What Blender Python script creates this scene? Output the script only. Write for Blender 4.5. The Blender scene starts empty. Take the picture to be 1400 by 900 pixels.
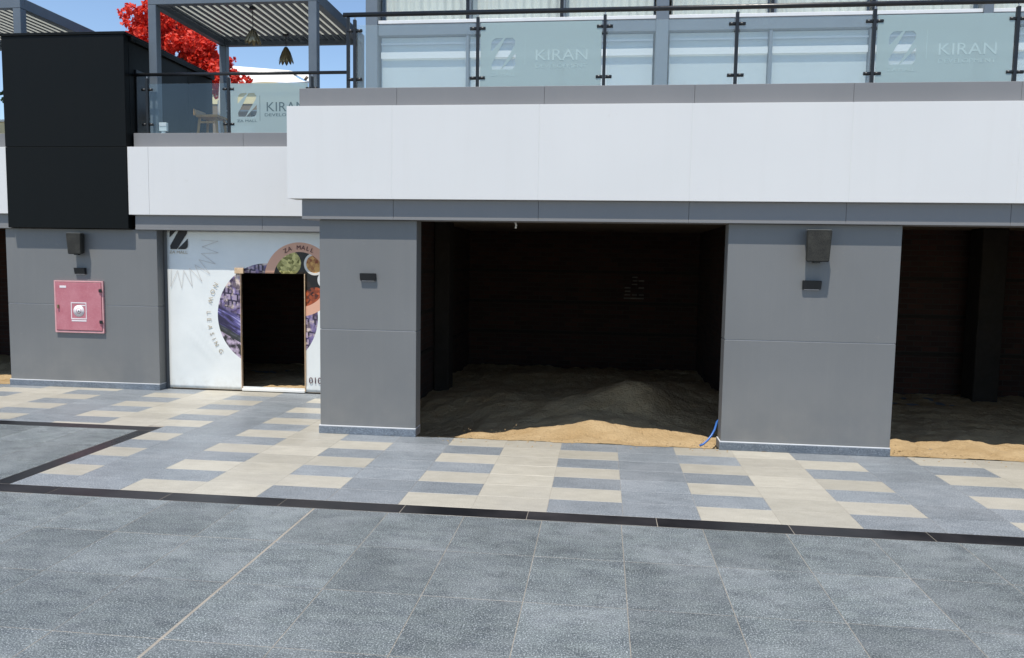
import bpy, bmesh, math, random
from mathutils import Matrix, Vector, noise
random.seed(7)
S = bpy.context.scene
COL = S.collection

# ------------------------------------------------------------------ camera
cam = bpy.data.cameras.new('camera'); camo = bpy.data.objects.new('camera', cam); COL.objects.link(camo)
cam.sensor_fit = 'HORIZONTAL'; cam.sensor_width = 36.0; cam.lens = 27.186
cam.clip_start = 0.05; cam.clip_end = 2000
RR = Vector((0.99321023, 0.11524955, 0.01584228)); UU = Vector((-0.02555558, 0.08329777, 0.99619697)); FF = Vector((-0.11349163, 0.98983788, -0.08567746))
m = Matrix.Identity(4)
for i in range(3): m[i][0] = RR[i]; m[i][1] = UU[i]; m[i][2] = -FF[i]
m[2][3] = 2.0
camo.matrix_world = m
S.camera = camo

# ------------------------------------------------------------------ sky and sun
SUN = Vector((0.30, 1.0, -2.6)).normalized()          # travel direction of the light
EL = math.asin(-SUN.z); toS = -SUN
w = bpy.data.worlds.new('World'); S.world = w; w.use_nodes = True
nt = w.node_tree; bg = nt.nodes['Background']
sky = nt.nodes.new('ShaderNodeTexSky'); sky.sky_type = 'NISHITA'; sky.sun_disc = False
sky.sun_elevation = EL; sky.sun_rotation = math.atan2(toS.x, toS.y)
sky.air_density = 1.0; sky.dust_density = 0.2; sky.ozone_density = 2.5
nt.links.new(sky.outputs[0], bg.inputs[0]); bg.inputs[1].default_value = 0.145
sl = bpy.data.lights.new('sun', 'SUN'); sl.energy = 4.3; sl.angle = math.radians(0.5); sl.color = (1.0, 0.945, 0.85)
so = bpy.data.objects.new('sun', sl); COL.objects.link(so); so.location = (-3, -5, 20)
so.rotation_euler = SUN.to_track_quat('-Z', 'Y').to_euler()
S.view_settings.view_transform = 'Standard'; S.view_settings.look = 'None'
S.view_settings.exposure = 0.28; S.view_settings.gamma = 1.0; S.view_settings.use_curve_mapping = False
S.render.engine = 'CYCLES'
S.cycles.max_bounces = 8; S.cycles.transparent_max_bounces = 12

# ------------------------------------------------------------------ material helpers
def lin(h):
    h = h.lstrip('#'); o = []
    for i in (0, 2, 4):
        c = int(h[i:i+2], 16) / 255; o.append(c / 12.92 if c <= .04045 else ((c + .055) / 1.055) ** 2.4)
    return (*o, 1)
class N:
    def __init__(s, name):
        s.m = bpy.data.materials.new(name); s.m.use_nodes = True; s.t = s.m.node_tree; s.p = s.t.nodes['Principled BSDF']; s.out = s.t.nodes['Material Output']
    def n(s, ty, **k):
        x = s.t.nodes.new(ty)
        for a, b in k.items():
            if a.startswith('i_'):
                key = a[2:]; key = int(key) if key.isdigit() else key.replace('_', ' ')
                x.inputs[key].default_value = b
            else: setattr(x, a, b)
        return x
    def l(s, a, b): s.t.links.new(a, b)
    def mixc(s, fac, A, B, mode='MIX'):
        x = s.n('ShaderNodeMix', data_type='RGBA', blend_type=mode)
        for inp, v in ((x.inputs[0], fac), (x.inputs[6], A), (x.inputs[7], B)):
            if hasattr(v, 'is_output'): s.l(v, inp)
            else: inp.default_value = v
        return x.outputs[2]
    def math(s, op, a, b=None, clamp=False):
        x = s.n('ShaderNodeMath', operation=op, use_clamp=clamp)
        for inp, v in ((x.inputs[0], a), (x.inputs[1], b)):
            if v is None: continue
            if hasattr(v, 'is_output'): s.l(v, inp)
            else: inp.default_value = v
        return x.outputs[0]
    def ramp(s, f, lo, hi, a=0.0, b=1.0):
        x = s.n('ShaderNodeMapRange'); x.inputs[1].default_value = lo; x.inputs[2].default_value = hi; x.inputs[3].default_value = a; x.inputs[4].default_value = b
        s.l(f, x.inputs[0]); return x.outputs[0]
    def pos(s): return s.n('ShaderNodeNewGeometry').outputs['Position']
    def noise(s, vec, scale, detail=4, rough=.55, out=0):
        x = s.n('ShaderNodeTexNoise'); x.inputs['Scale'].default_value = scale; x.inputs['Detail'].default_value = detail; x.inputs['Roughness'].default_value = rough
        s.l(vec, x.inputs['Vector']); return x.outputs[out]
    def mapping(s, vec, scale=(1, 1, 1)):
        x = s.n('ShaderNodeMapping'); x.inputs['Scale'].default_value = scale; s.l(vec, x.inputs['Vector']); return x.outputs[0]
    def base(s, v):
        i = s.p.inputs['Base Color']
        if hasattr(v, 'is_output'): s.l(v, i)
        else: i.default_value = v
    def rough(s, v):
        i = s.p.inputs['Roughness']
        if hasattr(v, 'is_output'): s.l(v, i)
        else: i.default_value = v
    def bump(s, h, strength=.3, dist=.01):
        b = s.n('ShaderNodeBump'); b.inputs['Strength'].default_value = strength; b.inputs['Distance'].default_value = dist
        s.l(h, b.inputs['Height']); s.l(b.outputs[0], s.p.inputs['Normal'])

def simple(name, col, rough=.5, var=.12, scale=3.0, metal=0.0, bump=0.0, spec=.5):
    x = N(name); c = lin(col) if isinstance(col, str) else (*col, 1)
    P = x.pos(); f = x.noise(P, scale, 5)
    d = tuple(v * (1 - var) for v in c[:3]) + (1,); u = tuple(min(1, v * (1 + var)) for v in c[:3]) + (1,)
    x.base(x.mixc(x.ramp(f, .3, .7), d, u)); x.rough(x.ramp(x.noise(P, scale * 4, 3), .3, .7, max(0, rough - .07), min(1, rough + .07)))
    x.p.inputs['Metallic'].default_value = metal; x.p.inputs['Specular IOR Level'].default_value = spec
    if bump: x.bump(x.noise(P, scale * 30, 3), bump, .004)
    return x.m

M = {}
def cladding(name, col, ribs=True, var=.05, rough=.5, dust='#8d8a84'):
    x = N(name); P = x.pos(); c = lin(col)
    big = x.noise(P, .8, 5); streak = x.noise(x.mapping(P, (9, 9, .5)), 1.0, 5)
    a = x.mixc(x.ramp(big, .3, .7), tuple(v * (1 - var) for v in c[:3]) + (1,), tuple(v * (1 + var) for v in c[:3]) + (1,))
    a = x.mixc(x.ramp(streak, .5, .8, 0, .10), a, lin(dust))
    scr = x.noise(x.mapping(P, (2.2, 2.2, 3.5)), 2.3, 8, .72); a = x.mixc(x.ramp(scr, .64, .72, 0, .28), a, lin(dust))
    sep = x.n('ShaderNodeSeparateXYZ'); x.l(P, sep.inputs[0])
    low = x.math('MULTIPLY', x.ramp(sep.outputs[2], .0, .9, 1, 0), x.ramp(x.noise(P, 3, 5), .35, .7, .05, .42))
    a = x.mixc(low, a, lin(dust))
    x.base(a); x.rough(x.ramp(big, .3, .7, rough - .06, rough + .08))
    x.p.inputs['Specular IOR Level'].default_value = .4
    if name.startswith('black'): x.p.inputs['Specular IOR Level'].default_value = .16
    if ribs:
        wv = x.n('ShaderNodeTexWave', wave_type='BANDS', bands_direction='X'); wv.inputs['Scale'].default_value = 14.0; wv.inputs['Distortion'].default_value = .3
        x.l(P, wv.inputs['Vector'])
        h = x.math('ADD', x.math('MULTIPLY', wv.outputs['Fac'], .5), x.math('MULTIPLY', x.noise(P, .9, 3), 3.0)); x.bump(h, .10, .003)
    else: x.bump(x.noise(P, 1.2, 3), .12, .01)
    return x.m
M['grey'] = cladding('grey_composite_cladding', '#707171')
M['grey_trim'] = cladding('grey_painted_trim', '#7a7a7b', ribs=False)
M['white'] = cladding('white_composite_panel', '#d3d2d0', ribs=False, var=.015, rough=.42, dust='#c2bfb9')
M['black'] = cladding('black_composite_panel', '#0a0d0d', ribs=False, var=.1, rough=.5, dust='#1a1c1e')
M['sealant'] = simple('joint_sealant', '#a3a3a6', .7)
M['steel'] = simple('blue_grey_painted_steel', '#5d666f', .42, .08, 4)
M['frame'] = simple('grey_blue_window_frame', '#69727b', .35, .06)
M['frame_white'] = simple('white_window_frame', '#d8d9da', .35, .04)
M['blackmetal'] = simple('black_powder_coated_metal', '#17181a', .35, .2, 8)
M['lamp'] = simple('black_lamp_housing', '#141619', .45, .15, 20)
M['olive'] = simple('dusty_black_plastic', '#24241f', .7, .25, 14, bump=.2)
M['speakertop'] = simple('dust_on_speaker', '#8f8c84', .9, .15, 30)
M['timber'] = simple('pale_raw_timber', '#cdb08e', .7, .18, 20)
M['chairwood'] = simple('honey_wood', '#bf935a', .5, .15, 18)
M['canvas'] = simple('white_canvas', '#e4e2dc', .85, .04)
M['cream'] = simple('cream_render', '#d8c79d', .85, .06)
M['brown'] = simple('brown_wall_paint', '#7c6b58', .85, .1)
M['pipe'] = simple('blue_plastic_pipe', '#3563a8', .4, .1, 20)
M['petal'] = simple('brushed_lamp_metal', '#8d8064', .35, .25, 30, metal=.6)
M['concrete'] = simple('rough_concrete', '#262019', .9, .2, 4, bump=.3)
M['soffit'] = simple('raw_concrete_soffit', '#85735f', .95, .15, 3, bump=.3)
M['litmortar'] = simple('pale_lit_mortar', '#6d6860', .95, .3, 9)
M['ink'] = simple('black_print_ink', '#151316', .5, .1)
M['goldink'] = simple('pale_gold_print_ink', '#b3a793', .6, .08)
M['paleink'] = simple('faint_brown_print_ink', '#bdb6ae', .6, .06)
M['maroonink'] = simple('maroon_print_ink', '#4a2530', .6, .1)
M['bark'] = simple('grey_brown_bark', '#4d4036', .9, .3, 12, bump=.4)
M['signwhite'] = simple('white_sticker', '#e0d9da', .5, .05)
M['curtain'] = simple('pale_curtain_fabric', '#dcdcd2', .9, .05, 2)
M['blind'] = simple('pale_blue_roller_blind', '#dcdfe0', .6, .04, 1.5)
M['whitestripe'] = simple('painted_pane_reflection', '#d3d9db', .4, .02)
M['terrace'] = simple('pale_terrace_floor', '#8e8a84', .6, .1)

# brick: dark unplastered interior walls
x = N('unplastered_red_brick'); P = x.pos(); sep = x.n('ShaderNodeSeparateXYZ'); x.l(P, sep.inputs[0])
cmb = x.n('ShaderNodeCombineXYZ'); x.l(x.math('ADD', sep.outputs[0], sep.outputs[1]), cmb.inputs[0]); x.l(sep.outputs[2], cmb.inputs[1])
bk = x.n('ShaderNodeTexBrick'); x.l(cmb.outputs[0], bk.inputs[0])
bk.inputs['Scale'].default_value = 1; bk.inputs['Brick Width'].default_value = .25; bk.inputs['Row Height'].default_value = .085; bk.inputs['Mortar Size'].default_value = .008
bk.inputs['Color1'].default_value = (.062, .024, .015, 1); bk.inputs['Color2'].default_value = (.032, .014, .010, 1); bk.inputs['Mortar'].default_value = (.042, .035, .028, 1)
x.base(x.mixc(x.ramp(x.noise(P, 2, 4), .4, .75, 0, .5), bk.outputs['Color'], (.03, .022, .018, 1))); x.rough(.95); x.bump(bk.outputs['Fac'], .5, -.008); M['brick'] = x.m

# sand
x = N('dry_construction_sand'); P = x.pos()
a = x.mixc(x.ramp(x.noise(P, 2.2, 6), .3, .7), lin('#a98f69'), lin('#bca47f'))
a = x.mixc(x.ramp(x.noise(P, 45, 3), .55, .75, 0, .5), a, lin('#7a6850'))
x.base(a); x.rough(.95); x.p.inputs['Specular IOR Level'].default_value = .15
x.bump(x.math('ADD', x.noise(P, 26, 6), x.math('MULTIPLY', x.noise(P, 140, 3), .4)), .8, .035); M['sand'] = x.m

# granite tiles
def granite(name, c1, c2, speck=None, sp_amt=.5, rough=.35, sscale=260, dust=.35, dustcol='#9aa1a9', bump=.15, tone=.12, blotch=.2):
    x = N(name); P = x.pos(); oi = x.n('ShaderNodeObjectInfo'); rnd = oi.outputs['Random']
    off = x.n('ShaderNodeVectorMath', operation='ADD'); sc = x.n('ShaderNodeCombineXYZ')
    x.l(x.math('MULTIPLY', rnd, 37.0), sc.inputs[0]); x.l(x.math('MULTIPLY', rnd, 91.0), sc.inputs[1]); x.l(P, off.inputs[0]); x.l(sc.outputs[0], off.inputs[1])
    V = off.outputs[0]
    grain = x.noise(V, sscale, 5, .78); mid = x.noise(x.mapping(V, (1, 2.2, 1)), 5, 6, .65)
    a = x.mixc(x.ramp(mid, .32, .68), lin(c1), lin(c2))
    a = x.mixc(x.ramp(grain, .52, .66, 0, sp_amt), a, lin(speck or '#b9c2ca'))
    a = x.mixc(x.ramp(grain, .47, .36, 0, sp_amt), a, tuple(v * .35 for v in lin(c1)[:3]) + (1,))
    dn = x.noise(P, 1.1, 6, .62)
    a = x.mixc(x.ramp(dn, .45, .72, 0, dust), a, lin(dustcol))
    bl_ = x.noise(x.mapping(V, (1.0, 1.6, 1)), 4.0, 8, .74); a = x.mixc(x.math('MULTIPLY', x.ramp(bl_, .52, .36, 0, blotch), x.ramp(grain, .60, .42, .15, 1.0)), a, tuple(v * .45 for v in lin(c1)[:3]) + (1,))
    hv = x.n('ShaderNodeHueSaturation'); x.l(a, hv.inputs['Color']); x.l(x.ramp(rnd, 0, 1, 1 - tone, 1 + tone), hv.inputs['Value'])
    x.base(hv.outputs[0]); x.rough(x.ramp(dn, .35, .7, rough, rough + .25)); x.bump(grain, bump, .002)
    return x.m
M['plaza_tile'] = granite('flamed_blue_grey_granite', '#4a5155', '#68706f', '#c8cdcf', 1.0, .45, 105, .42, '#909496', .5, .13, blotch=.7)
M['grey_tile'] = granite('smooth_blue_grey_granite', '#6d7378', '#81878c', '#bfc4c8', .95, .34, 85, .3, '#98999a', .14, .10, blotch=.3)
M['beige_tile'] = granite('pale_beige_stone', '#a39e91', '#b1ac9f', '#c5c0b4', .5, .34, 110, .45, '#918d86', .06, .10, blotch=.15)
M['border'] = granite('polished_black_granite', '#191a1d', '#1f2023', '#33353a', .4, .26, 260, .35, '#4a4444', .04, .25)
M['plinth'] = granite('speckled_granite_plinth', '#565f69', '#6b747e', '#aab3bb', .7, .45, 110, .2, '#9a9a9a', .25)
M['plinthledge'] = simple('sunlit_plinth_ledge', '#c9cbcd', .5, .06)
M['grout'] = simple('sandy_tile_grout', '#918a7f', .95, .15, 6)
x = N('outer_plaza_granite'); P = x.pos(); bk = x.n('ShaderNodeTexBrick', offset=0.0); x.l(P, bk.inputs[0]); bk.inputs['Scale'].default_value = 1
bk.inputs['Brick Width'].default_value = .6135; bk.inputs['Row Height'].default_value = .725; bk.inputs['Mortar Size'].default_value = .004
bk.inputs['Color1'].default_value = lin('#4f5964'); bk.inputs['Color2'].default_value = lin('#6a7580'); bk.inputs['Mortar'].default_value = lin('#9a9082')
x.base(x.mixc(x.ramp(x.noise(P, 120, 2), .5, .66, 0, .5), bk.outputs[0], lin('#a9b5c0'))); x.rough(.5); M['outer'] = x.m

# glass
def glass(name, tint, frost=0.0, frostcol=(.6, .72, .7), rough=.02, refl=1.0):
    x = N(name); t = x.t; t.nodes.remove(x.p)
    tr = x.n('ShaderNodeBsdfTransparent'); tr.inputs[0].default_value = (*tint, 1)
    gl = x.n('ShaderNodeBsdfGlossy'); gl.inputs['Roughness'].default_value = rough
    lw = x.n('ShaderNodeLayerWeight'); lw.inputs[0].default_value = .5; fr = x.math('ADD', x.math('MULTIPLY', x.math('POWER', lw.outputs['Facing'], 5.0), .94), .045)
    b = tr.outputs[0]
    if frost:
        tl = x.n('ShaderNodeBsdfTranslucent'); tl.inputs[0].default_value = (*frostcol, 1); df = x.n('ShaderNodeBsdfDiffuse'); df.inputs[0].default_value = (*frostcol, 1)
        m1 = x.n('ShaderNodeMixShader'); m1.inputs[0].default_value = .5; x.l(tl.outputs[0], m1.inputs[1]); x.l(df.outputs[0], m1.inputs[2])
        m2 = x.n('ShaderNodeMixShader'); m2.inputs[0].default_value = frost; x.l(b, m2.inputs[1]); x.l(m1.outputs[0], m2.inputs[2]); b = m2.outputs[0]
    m3 = x.n('ShaderNodeMixShader'); x.l(x.math('MULTIPLY', fr, refl), m3.inputs[0]); x.l(b, m3.inputs[1]); x.l(gl.outputs[0], m3.inputs[2])
    x.l(m3.outputs[0], x.out.inputs[0]); return x.m
M['glass'] = glass('pale_green_balustrade_glass', (.95, .975, .972), .14, (.62, .70, .70))
M['clearglass'] = glass('clear_balustrade_glass', (.93, .97, .965))
M['winglass'] = glass('window_glass', (.965, .98, .975), refl=1.2)
M['frost'] = glass('frosted_glass_film', (.91, .96, .96), .74, (.56, .665, .665), .25)

# fire cabinet paint
x = N('sun_faded_red_paint'); P = x.pos()
a = x.mixc(x.ramp(x.noise(P, 5, 6), .3, .7), lin('#ae646e'), lin('#bb7981')); a = x.mixc(x.ramp(x.noise(P, 60, 3), .5, .75, 0, .4), a, lin('#c78a92'))
x.base(a); x.rough(.6); M['red'] = x.m
M['redframe'] = simple('pale_faded_red_edge', '#cf9a9c', .6, .1, 10)

# red blossom leaves
x = N('red_blossom'); oi = x.n('ShaderNodeNewGeometry'); r = oi.outputs['Random Per Island']
a = x.mixc(r, lin('#b8160e'), lin('#ff5a40')); x.base(a); x.rough(.6)
tl = x.n('ShaderNodeBsdfTranslucent'); x.l(a, tl.inputs[0]); ms = x.n('ShaderNodeMixShader'); ms.inputs[0].default_value = .45
x.l(x.p.outputs[0], ms.inputs[1]); x.l(tl.outputs[0], ms.inputs[2]); x.l(ms.outputs[0], x.out.inputs[0]); M['blossom'] = x.m
x = N('green_leaf'); r = x.n('ShaderNodeNewGeometry').outputs['Random Per Island']; x.base(x.mixc(r, (.02, .06, .012, 1), (.07, .14, .04, 1))); x.rough(.6); M['leaf'] = x.m

# printed hoarding banner: print is flat ink on vinyl, laid out in world X/Z
x = N('printed_vinyl_banner'); P = x.pos(); sep = x.n('ShaderNodeSeparateXYZ'); x.l(P, sep.inputs[0]); X, Z = sep.outputs[0], sep.outputs[2]
def disc(cx, cz, r):
    dx = x.math('SUBTRACT', X, cx); dz = x.math('SUBTRACT', Z, cz)
    d = x.math('SQRT', x.math('ADD', x.math('MULTIPLY', dx, dx), x.math('MULTIPLY', dz, dz))); return x.math('LESS_THAN', d, r)
vinyl = x.mixc(x.ramp(x.noise(P, 2.5, 4), .3, .7), lin('#d9dcda'), lin('#e3e5e2'))
# photograph of a shopping arcade at night: shop fronts above, slanted rails and steps below
dxc = x.math('SUBTRACT', X, -4.935); sl_ = x.math('ADD', Z, x.math('MULTIPLY', dxc, .55))      # rails fall to the right
cA = x.n('ShaderNodeCombineXYZ'); x.l(x.math('MULTIPLY', X, 9.0), cA.inputs[0]); x.l(x.math('MULTIPLY', x.math('ADD', Z, x.math('MULTIPLY', dxc, .12)), 11.0), cA.inputs[1])
bkA = x.n('ShaderNodeTexBrick', offset=.37, squash=.6); x.l(cA.outputs[0], bkA.inputs[0]); bkA.inputs['Scale'].default_value = 1.0; bkA.inputs['Brick Width'].default_value = .9; bkA.inputs['Row Height'].default_value = 1.1; bkA.inputs['Mortar Size'].default_value = .12; bkA.inputs['Bias'].default_value = -.1
bkA.inputs['Color1'].default_value = lin('#b7a5bd'); bkA.inputs['Color2'].default_value = lin('#4b4058'); bkA.inputs['Mortar'].default_value = lin('#2a2236')
nA = x.n('ShaderNodeTexNoise'); nA.inputs['Scale'].default_value = 9; nA.inputs['Detail'].default_value = 4; x.l(P, nA.inputs[0])
sepn = x.n('ShaderNodeSeparateXYZ'); x.l(nA.outputs['Color'], sepn.inputs[0])
shops = x.mixc(x.ramp(sepn.outputs[0], .5, .62, 0, .85), bkA.outputs[0], lin('#e3cfc0')); shops = x.mixc(x.ramp(sepn.outputs[1], .5, .6, 0, .85), shops, lin('#3b2a44')); shops = x.mixc(x.ramp(sepn.outputs[2], .54, .62, 0, .7), shops, lin('#77699b'))
cB = x.n('ShaderNodeCombineXYZ'); x.l(x.math('MULTIPLY', X, 2.2), cB.inputs[0]); x.l(x.math('MULTIPLY', sl_, 15.0), cB.inputs[1])
rails = x.noise(cB.outputs[0], 1.0, 3, .6); rl = x.mixc(x.ramp(rails, .42, .56), lin('#2b2440'), lin('#67609a')); rl = x.mixc(x.ramp(rails, .56, .66), rl, lin('#d3cdea')); rl = x.mixc(x.ramp(sepn.outputs[1], .52, .6, 0, .7), rl, lin('#392f4d'))
arc = x.mixc(x.ramp(sl_, .86, .92), rl, shops)
st = x.math('MULTIPLY', x.math('GREATER_THAN', sl_, .50), x.math('LESS_THAN', sl_, .60)); arc = x.mixc(x.math('MULTIPLY', st, .9), arc, lin('#2f3226'))
low = x.math('LESS_THAN', sl_, .50); arc = x.mixc(low, arc, x.mixc(x.ramp(sepn.outputs[0], .42, .56), lin('#2e2a2c'), lin('#b8a6b9')))
# food photograph: dark table with plates
food = x.mixc(x.ramp(x.noise(P, 7, 3), .55, .62), lin('#15130f'), lin('#2a2019'))
vf = x.n('ShaderNodeTexVoronoi'); vf.inputs['Scale'].default_value = 24; x.l(x.mapping(P, (1, .01, 1)), vf.inputs[0]); sf = x.n('ShaderNodeSeparateXYZ'); x.l(vf.outputs['Color'], sf.inputs[0])
pasta = x.mixc(sf.outputs[0], lin('#6e6a26'), lin('#e6d98c')); stew = x.mixc(sf.outputs[1], lin('#8c3d14'), lin('#e8b465')); rib = x.mixc(sf.outputs[2], lin('#2a0d08'), lin('#b3542a'))
food = x.mixc(disc(-4.60, 1.94, .19), food, pasta); food = x.mixc(disc(-4.20, 1.93, .165), food, lin('#d9d5cc')); food = x.mixc(disc(-4.20, 1.93, .13), food, stew); food = x.mixc(disc(-4.20, 1.42, .17), food, rib)
food = x.mixc(disc(-4.03, 1.70, .13), food, lin('#cfd0cd'))
c = x.mixc(disc(-4.935, 1.15, .78), vinyl, arc); c = x.mixc(disc(-4.43, 1.70, .545), c, lin('#d9a68c')); c = x.mixc(disc(-4.43, 1.70, .405), c, food)
sc = x.ramp(x.noise(P, 1.6, 5), .5, .8, 0, .2); c = x.mixc(x.math('MULTIPLY', x.ramp(Z, .0, .25, .35, .0), x.ramp(x.noise(P, 9, 5), .4, .7)), c, lin('#a79c8a'))
x.base(c); x.rough(.42); x.bump(x.noise(P, 5, 3), .06, .02); M['banner'] = x.m

# ------------------------------------------------------------------ object helpers
WL = {}
def setp(o, label=None, cat=None, group=None, kind=None):
    if label: o['label'] = label
    if cat: o['category'] = cat
    if group: o['group'] = group
    if kind: o['kind'] = kind
    return o
def thing(name, loc, label, cat, group=None):
    o = bpy.data.objects.new(name, None); o.empty_display_size = .2; COL.objects.link(o); o.location = loc; WL[o.name] = Vector(loc)
    return setp(o, label, cat, group)
def link(name, me, mat, parent=None, at=(0, 0, 0)):
    o = bpy.data.objects.new(name, me); COL.objects.link(o)
    if mat is not None and not me.materials: me.materials.append(mat)
    at = Vector(at); WL[o.name] = at
    if parent is not None: o.parent = parent; o.location = at - WL[parent.name]
    else: o.location = at
    return o
def mesh(name, verts, faces, mat, parent=None, smooth=False, center=True):
    vs = [Vector(v) for v in verts]; c = Vector((0, 0, 0))
    if center:
        lo = [min(v[i] for v in vs) for i in range(3)]; hi = [max(v[i] for v in vs) for i in range(3)]; c = Vector([(a + b) / 2 for a, b in zip(lo, hi)]); c.z = lo[2]
    me = bpy.data.meshes.new(name); me.from_pydata([v - c for v in vs], [], faces)
    if smooth:
        for p in me.polygons: p.use_smooth = True
    me.update(); return link(name, me, mat, parent, c)
BOXF = [(0, 3, 2, 1), (4, 5, 6, 7), (0, 1, 5, 4), (1, 2, 6, 5), (2, 3, 7, 6), (3, 0, 4, 7)]
def bverts(x0, x1, y0, y1, z0, z1): return [(x0, y0, z0), (x1, y0, z0), (x1, y1, z0), (x0, y1, z0), (x0, y0, z1), (x1, y0, z1), (x1, y1, z1), (x0, y1, z1)]
def from_bm(name, bm, mat, parent=None, smooth=False):
    bmesh.ops.recalc_face_normals(bm, faces=bm.faces[:]); vs = [v.co.copy() for v in bm.verts]; bm.verts.index_update()
    fs = [[v.index for v in f.verts] for f in bm.faces]; bm.free(); return mesh(name, vs, fs, mat, parent, smooth)
def bm_box(bm, b):
    v = [bm.verts.new(p) for p in bverts(*b)]
    return [bm.faces.new([v[i] for i in f]) for f in BOXF]
def box(name, b, mat, parent=None, bev=0.0, seg=1):
    bm = bmesh.new(); bm_box(bm, b)
    if bev: bmesh.ops.bevel(bm, geom=bm.edges[:], offset=bev, segments=seg, affect='EDGES', profile=.6)
    return from_bm(name, bm, mat, parent)
def boxes(name, bl, mat, parent=None):
    bm = bmesh.new()
    for b in bl: bm_box(bm, b)
    return from_bm(name, bm, mat, parent)
def tube(name, pts, r, mat, parent=None, n=10, radii=None):
    pts = [Vector(p) for p in pts]; vs = []; fs = []
    for i, p in enumerate(pts):
        d = (pts[min(i + 1, len(pts) - 1)] - pts[max(i - 1, 0)]).normalized(); a = d.cross(Vector((0, 0, 1)))
        if a.length < 1e-3: a = Vector((1, 0, 0))
        a.normalize(); b = d.cross(a); rr = radii[i] if radii else r
        for k in range(n): t = 2 * math.pi * k / n; vs.append(p + a * math.cos(t) * rr + b * math.sin(t) * rr)
    for i in range(len(pts) - 1):
        for k in range(n): fs.append((i * n + k, i * n + (k + 1) % n, (i + 1) * n + (k + 1) % n, (i + 1) * n + k))
    fs.append(tuple(range(n - 1, -1, -1))); fs.append(tuple((len(pts) - 1) * n + k for k in range(n)))
    return mesh(name, vs, fs, mat, parent, smooth=True)
def prism(name, poly, y0, y1, mat, parent=None):
    """polygon in X/Z extruded between two depths"""
    n = len(poly); vs = [(p[0], y0, p[1]) for p in poly] + [(p[0], y1, p[1]) for p in poly]
    bm = bmesh.new(); v = [bm.verts.new(p) for p in vs]
    bm.faces.new(v[:n]); bm.faces.new(v[n:][::-1])
    for i in range(n): bm.faces.new((v[i], v[i + n], v[(i + 1) % n + n], v[(i + 1) % n]))
    return from_bm(name, bm, mat, parent)
def textmesh(s, size, extrude=.001):
    cu = bpy.data.curves.new('lettering', 'FONT'); cu.body = s; cu.size = size; cu.extrude = extrude; cu.resolution_u = 3
    o = bpy.data.objects.new('lettering', cu); me = bpy.data.meshes.new_from_object(o); bpy.data.objects.remove(o); bpy.data.curves.remove(cu); return me
def letters(name, s, x, y, z, size, mat, parent, width=None, rot=0.0, center=False):
    me = textmesh(s, size); vs = [v.co.copy() for v in me.vertices]
    lo = min(v.x for v in vs); hi = max(v.x for v in vs); sx = (width / (hi - lo)) if width else 1
    ca, sa = math.cos(rot), math.sin(rot); out = []
    for v in vs:
        a = (v.x - lo) * sx; b = v.y
        if center: a -= (hi - lo) * sx / 2
        out.append((x + a * ca - b * sa, y - v.z, z + a * sa + b * ca))
    fs = [tuple(p.vertices) for p in me.polygons]; bpy.data.meshes.remove(me)
    return mesh(name, out, fs, mat, parent)

# ------------------------------------------------------------------ ground
g = mesh('ground', [(a, b, -.03) for b in (-50, 8.52, 15.3, 70) for a in (-60, -2.7, 1.9, 60)], [(j * 4 + i, j * 4 + i + 1, j * 4 + i + 5, j * 4 + i + 4) for j in range(3) for i in range(3) if (i, j) != (1, 1)], M['outer'], center=False); setp(g, 'wide granite plaza ground reaching past the paving', kind='structure')
bed = mesh('paving_bed', [(-14, -3, -.004), (9.5, -3, -.004), (9.5, 8.54, -.004), (-3.1, 8.54, -.004), (-3.1, 11.05, -.004), (-14, 11.05, -.004)], [(0, 1, 2, 3, 4, 5)], M['grout'], center=False); setp(bed, 'sandy grout bed showing in the joints between tiles', kind='structure')
TC = {}
def tile(name, x0, x1, y0, y1, mat, parent, gap=.0025, jz=.0003):
    if x1 - x0 < .03 or y1 - y0 < .02: return
    wx = round(x1 - x0 - 2 * gap, 3); wy = round(y1 - y0 - 2 * gap, 3); key = (wx, wy, mat.name)
    if key not in TC:
        me = bpy.data.meshes.new(name); h = .02; e = .0008
        v = [(-wx/2, -wy/2, -h), (wx/2, -wy/2, -h), (wx/2, wy/2, -h), (-wx/2, wy/2, -h), (-wx/2, -wy/2, -e), (wx/2, -wy/2, -e), (wx/2, wy/2, -e), (-wx/2, wy/2, -e),
             (-wx/2+e, -wy/2+e, 0), (wx/2-e, -wy/2+e, 0), (wx/2-e, wy/2-e, 0), (-wx/2+e, wy/2-e, 0)]
        f = [(0, 1, 5, 4), (1, 2, 6, 5), (2, 3, 7, 6), (3, 0, 4, 7), (4, 5, 9, 8), (5, 6, 10, 9), (6, 7, 11, 10), (7, 4, 8, 11), (8, 9, 10, 11)]
        me.from_pydata(v, [], f); me.update(); TC[key] = me
    o = link(name, TC[key], mat, parent, ((x0 + x1) / 2, (y0 + y1) / 2, random.uniform(-jz, jz)))
    o.rotation_euler = (random.gauss(0, .0008), random.gauss(0, .0008), 0); return o
GX, GA, RH, RY = .6125, -.395, .3507, 6.08
pat = mesh('patterned_pavement', [(-14, 6.08, -.0014), (9.5, 6.08, -.0014), (9.5, 8.52, -.0014), (-14, 8.52, -.0014)], [(0, 1, 2, 3)], M['grout'], center=False); setp(pat, 'pavement of interlocking beige and blue-grey stone tiles before the shops', kind='structure')
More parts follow.
